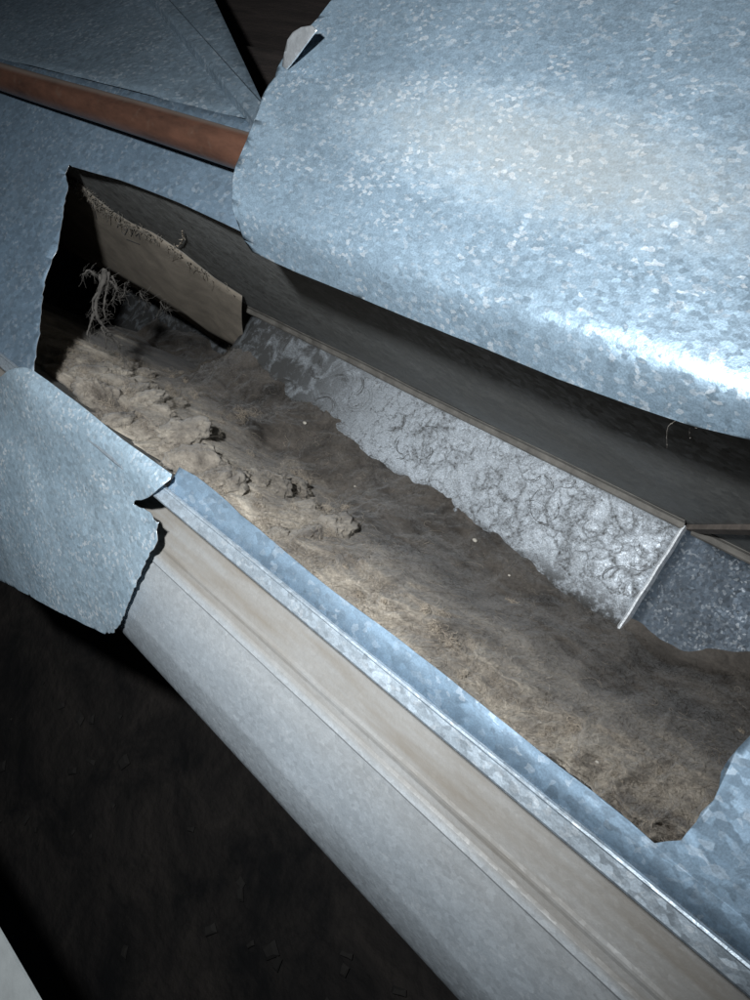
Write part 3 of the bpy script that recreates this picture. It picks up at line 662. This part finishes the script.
c = k.mix(1.0, k.mix(a1.outputs['Fac'], gr_, tn2), k.ramp(a2.outputs['Fac'], [(0, .75), (.85, 1.05), (1, 1.35)]), 'MULTIPLY'); k.l(c, k.b.inputs['Base Color']); k.b.inputs['Roughness'].default_value = 1; k.b.inputs['Specular IOR Level'].default_value = .1
o = link('lint_fuzz', me, k.m); tag(o, 'soft fuzz of short curled hairs covering the dust in the duct', 'lint', 'stuff')

# dark threads of dust lying in arcs on the bare bottom panel
r = np.random.default_rng(5); lines = []; radii = []
for c_ in range(34):
    cx = r.uniform(.22, .82); cy = r.uniform(.025, .140); R0 = r.uniform(.006, .020); a0 = r.uniform(0, 6.28); da = r.uniform(1.0, 3.4)
    for q in range(r.integers(2, 6)):
        aa = np.linspace(a0, a0 + da * r.uniform(.6, 1), 11); Rr = R0 * (1 + r.normal(0, .10)) + r.normal(0, .0012, 11).cumsum() * .5
        p = np.column_stack([cx + Rr * np.cos(aa) * 1.2, cy + Rr * np.sin(aa), np.full(11, ZB + .0016) + r.random(11) * .0012])
        if p[:, 1].max() > .141 or p[:, 0].min() < XS + .004: continue
        lines.append(p); radii.append(r.uniform(.00008, .00020))
Vt, Ft = tubes(lines, radii, 3)
M_thr = plain('dark_thread', (.07, .064, .055), 1, 0, .3, 50, 0)
o = link('dust_threads', big_mesh('dust_threads', Vt, Ft), M_thr); tag(o, 'dark curling dust threads stuck to the bright bottom panel', 'dust', 'stuff')

# ------------------------------------------------------------------ lint strands and specks
M_lint = plain('grey_lint', (.20, .18, .155), 1, 0, .3, 80, .6, 400, .001)
def strand(name, label, pts, rad, m, branches=0, seed=0, fuzz=40, group=None):
    r = np.random.default_rng(seed); P = smooth_profile3(pts, 6); n = len(P)
    P = P + r.normal(0, rad * .35, P.shape); rr = rad * np.interp(np.linspace(0, 1, n), [0, .2, .55, 1], [.55, 1, .8, .2]) * r.uniform(.75, 1.25, n)
    lines = [P]; radii = [rr]
    for b_ in range(branches):
        i = r.integers(2, n - 2); d = r.normal(0, 1, 3); d[2] -= .3; d /= np.linalg.norm(d); Ls = rad * r.uniform(2, 6)
        q = P[i] + np.outer(np.linspace(0, 1, 6), d) * Ls + r.normal(0, rad * .25, (6, 3)); lines.append(q); radii.append(rad * np.linspace(.5, .12, 6))
    for b_ in range(fuzz):
        i = r.integers(0, n); d = r.normal(0, 1, 3); d /= np.linalg.norm(d)
        q = P[i] + np.outer(np.linspace(0, 1, 5), d) * rad * r.uniform(1.2, 3) + r.normal(0, rad * .2, (5, 3)); lines.append(q); radii.append(np.full(5, .00022))
    Vt, Ft = tubes(lines, radii, 6); o = link(name, big_mesh(name, Vt, Ft), m, smooth=True); tag(o, label, 'lint', group=group); return o
def droop(name, label, lines_px, xplane, m, seed):
    r = np.random.default_rng(seed); lines = []; radii = []
    for px, ra, rb in lines_px:
        P = smooth_profile3([PX(*p, xplane + r.normal(0, .004)) for p in px], 7); n = len(P); P = P + np.cumsum(r.normal(0, .00045, P.shape), 0)
        lines.append(P); radii.append(np.linspace(ra, rb, n) * r.uniform(.6, 1.35, n))
        for q in range(n * 2):
            i = r.integers(0, n); st_ = np.cumsum(r.normal(0, .45, (6, 3)) + r.normal(0, .8, (1, 3)) * np.array([1, 1, .4]) + np.array([0, -.25, -.55]), 0) * r.uniform(.0006, .0020); lines.append(P[i] + st_); radii.append(np.full(6, r.uniform(.00008, .00022)))
    Vt, Ft = tubes(lines, radii, 6); o = link(name, big_mesh(name, Vt, Ft), m, smooth=True); tag(o, label, 'lint'); return o
M_soot = plain('sooty_lint', (.070, .064, .057), 1, 0, .3, 80, .6, 400, .001)
droop('lint_strand', 'root-like grey lint strand hanging below the tan vane', [(((104, 270), (103, 283), (97, 298), (94, 312), (100, 324), (107, 333)), .0030, .0018), (((108, 272), (107, 290), (103, 306), (105, 318)), .0022, .0007), (((99, 274), (98, 292), (91, 306), (90, 315)), .0018, .0006), (((112, 276), (116, 288), (113, 300)), .0014, .0004), (((125, 283), (127, 291), (124, 298)), .0008, .0003), (((140, 291), (142, 298), (147, 301)), .0008, .0003), (((160, 302), (165, 309), (170, 309)), .0010, .0003), (((107, 333), (114, 337), (121, 343), (131, 346)), .0026, .0006),
    (((108, 333), (116, 342), (119, 352), (126, 366)), .0024, .0006), (((102, 327), (108, 338), (109, 350)), .0020, .0005), (((95, 312), (90, 322), (87, 334)), .0022, .0008), (((106, 278), (115, 284), (121, 292)), .0026, .0008), (((98, 276), (90, 270), (84, 273)), .0020, .0006)], .86, M_soot, 3)
strand('lint_strand', 'small pale lint curl on the wall above the tan vane', [PY(*p, YF - .004) for p in ((182, 231), (183, 238), (180, 244), (176, 246))], .0011, M_fib, 4, 5, 10)
for i, (a, b, lab) in enumerate((((578, 347), (574, 362), 'leftmost fine hair hanging from the lower edge of the big flap'), ((675, 421), (667, 448), 'fine lint hair hanging from the big flap edge near the right side'),
                                 ((697, 428), (690, 438), 'short curled lint tuft on the big flap edge at right'))):
    s0 = FL.at(*FL.hit(*a)); p1 = PZ(*b, .012); strand('lint_hair', lab, [s0, s0 * .6 + p1 * .4 + np.array([.003, .001, 0]), p1], .0002, M_lint, 1, 20 + i, 5)
# bright crumbs lying in the duct
def first_hit(px, py):
    v = ray(px, py); ts = np.linspace(.1, .86, 1600) / -v[2]; P = v[None] * ts[:, None] + np.array([0, 0, H])
    z = np.maximum(dust_z(P[:, 0], P[:, 1])[0], ZB); i = int(np.argmax(P[:, 2] < z)); return P[i]
M_crumb = plain('pale_crumb', (.40, .37, .32), .8, 0, .2, 300)
bmi = bmesh.new(); bmesh.ops.create_icosphere(bmi, subdivisions=2, radius=1); IU = np.array([v.co[:] for v in bmi.verts]); IF = [[v.index for v in f.verts] for f in bmi.faces]; bmi.free()
for i, (px, py, sz, lab) in enumerate(((356, 487, .0024, 'tiny white crumb on the dark dust in the middle of the duct'), (510, 576, .0022, 'pale crumb on the dust just below the bright panel edge'),
        (306, 424, .0045, 'pale oval fleck at the left end of the bright panel'), (476, 541, .0042, 'pale lint nub at the lower edge of the bright panel'), (598, 762, .0020, 'small pale crumb on the tan dust near the right end'))):
    P = first_hit(px, py); r = np.random.default_rng(400 + i); V = IU * (1 + .35 * (r.random(len(IU)) - .5))[:, None] * np.array([.75, .5, .4]) * sz + P + np.array([0, 0, sz * .35 + .002])
    o = link('dust_crumb', mesh_from('dust_crumb', V, IF), M_crumb, smooth=True); tag(o, lab, 'crumb', group='pale crumbs in the duct')
# debris on the ground
r = np.random.default_rng(9); V = []; Fc = []
for i in range(90):
    p = np.array([r.uniform(-.3, 1.6), r.uniform(-1.4, -.2), -.79]); s_ = r.uniform(.003, .016) * np.array([1, r.uniform(.4, 1), .4]); an = r.uniform(0, 6.28); c, s = math.cos(an), math.sin(an); b0 = len(V)
    for (u, v, w) in ((-1, -1, 0), (1, -.7, 0), (.8, 1, 0), (-1, .6, 0), (-.6, -.5, 1), (.6, -.6, 1), (.4, .6, 1), (-.5, .4, 1)): V.append(p + np.array([c * u * s_[0] - s * v * s_[1], s * u * s_[0] + c * v * s_[1], w * s_[2]]))
    Fc += [tuple(b0 + q for q in f) for f in ((4, 5, 6, 7), (0, 1, 5, 4), (1, 2, 6, 5), (2, 3, 7, 6), (3, 0, 4, 7))]
o = link('ground_debris', mesh_from('ground_debris', V, Fc), plain('debris', (.022, .020, .018), .9, 0, .6, 5)); tag(o, 'small bits of rubble scattered on the dark ground', 'rubble', 'stuff')
